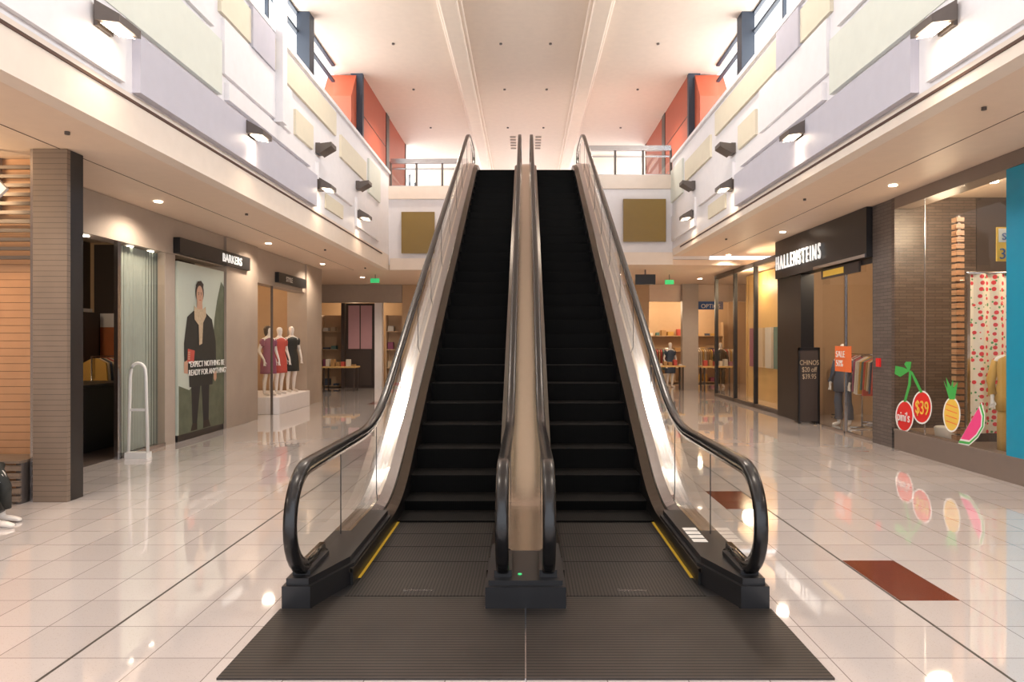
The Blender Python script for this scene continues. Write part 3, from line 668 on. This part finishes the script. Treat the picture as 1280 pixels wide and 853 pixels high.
# Menswear shop (right, beyond)
b=MB('menswear_portal')
b.box(RX-.10,RX+.2,12.16,16.6,3.3,4.195,BLACK)
b.box(RX-.11,RX-.10,12.2,14.4,3.3,3.36,STEEL)
po=b.done()
simple('menswear_portal_pier',(RX-.04,RX+.25,15.2,16.6,0,3.29,BLACK))
text('HALLENSTEINS',(RX-.14,16.45,3.50),.46,RW,LET,po,'lettering','LEFT',.012,.60,.002,1.42)
b=MB('window_6'); b.add([(RX+.05,12.22,.05),(RX+.05,14.3,.05),(RX+.05,14.3,3.2),(RX+.05,12.22,3.2)],[(0,1,2,3)],GLASSS); b.box(RX+.03,RX+.08,13.25,13.30,0,3.2,STEEL); b.box(RX+.03,RX+.08,12.2,14.3,0,.05,STEEL); b.box(RX+.03,RX+.08,12.2,14.3,3.2,3.29,BLACK); b.done()
b=MB('hanging_shop_sign'); b.box(RX-.02,RX+.02,12.6,14.2,3.08,3.28,INTD); b.box(RX-.028,RX-.02,13.2,14.1,3.12,3.24,YLS); b.done()
b=MB('sale_poster'); b.box(RX+.015,RX+.028,12.98,13.65,1.2,1.7,ORS); so=b.done(); text('SALE\n50%',(RX+.01,13.6,1.48),.18,RW,WH,so)
b=MB('sandwich_board'); y=14.85; x0,x1=5.93,6.40
b.box(x0,x1,y,y+.03,.05,1.6,INTD)
for xx in(x0,x1-.04): b.box(xx,xx+.04,y-.01,y+.04,0,1.66,BLACK)
b.box(x0,x1,y-.01,y+.04,1.6,1.66,BLACK); b.box(x0+.03,x0+.07,y+.04,y+.3,0,.04,BLACK); b.box(x1-.07,x1-.03,y+.04,y+.3,0,.04,BLACK)
o=b.done(); text('CHINOS\n$20 off\n$39.95',((x0+x1)/2,y-.014,1.28),.15,FW,SCARF,o,'lettering','CENTER',.002,.75)
clothes_rack(6.9,12.6,1.4); clothes_rack(7.6,12.5,2.2); clothes_rack(7.6,14.9,1.5); shelf_unit(9.1,9.6,12,16.5,0,3,6,'x')
mannequin((6.75,14.5,0.005),math.radians(-60),('suit',MUTE[2]),1.0,.04)
b=MB('window_7'); b.add([(RX+.05,16.8,.1),(RX+.05,22.2,.1),(RX+.05,22.2,3.9),(RX+.05,16.8,3.9)],[(0,1,2,3)],GLASSS)
for y in(16.62,18.4,20.2,22.2): b.box(RX,RX+.1,y,y+.1,0,3.93,BLACK)
b.box(RX,RX+.1,16.72,22.2,0,.1,LAMPB); b.box(RX,RX+.1,16.72,22.2,3.8,3.93,LAMPB); b.done()
b=MB('golden_display_wall'); b.box(7.2,7.3,16.85,22.1,0,3.9,GOLD); b.box(7.2,9,22.2,22.3,0,3.9,GOLD)
for k in range(7):
    b.box(7.12,7.2,17+k*.7,17.5+k*.7,1.0,2.2,random.choice(MUTE))
b.done()
b=MB('fire_call_point'); b.box(RX-.03,RX-.001,11.85,11.97,1.35,1.5,REDS); b.done()
point((6.8,17.6,3.5),70); point((6.8,20.6,3.5),70); point((7.6,13.3,3.7),140,(1,.80,.58)); point((7.4,8.9,3.8),130,(1,.82,.6)); point((6.6,10.8,3.7),25)
# ------------------------------------------------------------ light
w=bpy.data.worlds.new('World'); S.world=w; w.use_nodes=True; bg=w.node_tree.nodes['Background']; bg.inputs[0].default_value=(.90,.93,1,1); bg.inputs[1].default_value=2.25
def area(loc,rot,sx,sy,e,col,name):
    l=bpy.data.lights.new(name,'AREA'); l.shape='RECTANGLE'; l.size=sx; l.size_y=sy; l.energy=e; l.color=col
    o=bpy.data.objects.new(name,l); COL.objects.link(o); o.location=loc; o.rotation_euler=rot
for s in(-1,1):
    area((s*5.7,7,8.2),(math.radians(90),0,math.radians(90 if s>0 else -90)),22,1.6,950,(.94,.96,1),'daylight_window')
    area((s*5.7,29.5,8.0),(math.radians(90),0,math.radians(90 if s>0 else -90)),8,1.6,380,(.95,.97,1),'daylight_window')
for y in (4,12,20):
    for x in(-3,3): spot((x,y,8.9),450,(1,.86,.73),2.3,.2)
cam=bpy.data.cameras.new('Camera'); co=bpy.data.objects.new('Camera',cam); COL.objects.link(co)
co.location=(0,0,1.8); co.rotation_euler=(math.pi/2,0,0); cam.lens=24; cam.sensor_width=36; cam.shift_x=-17/1280; cam.clip_end=200
S.camera=co
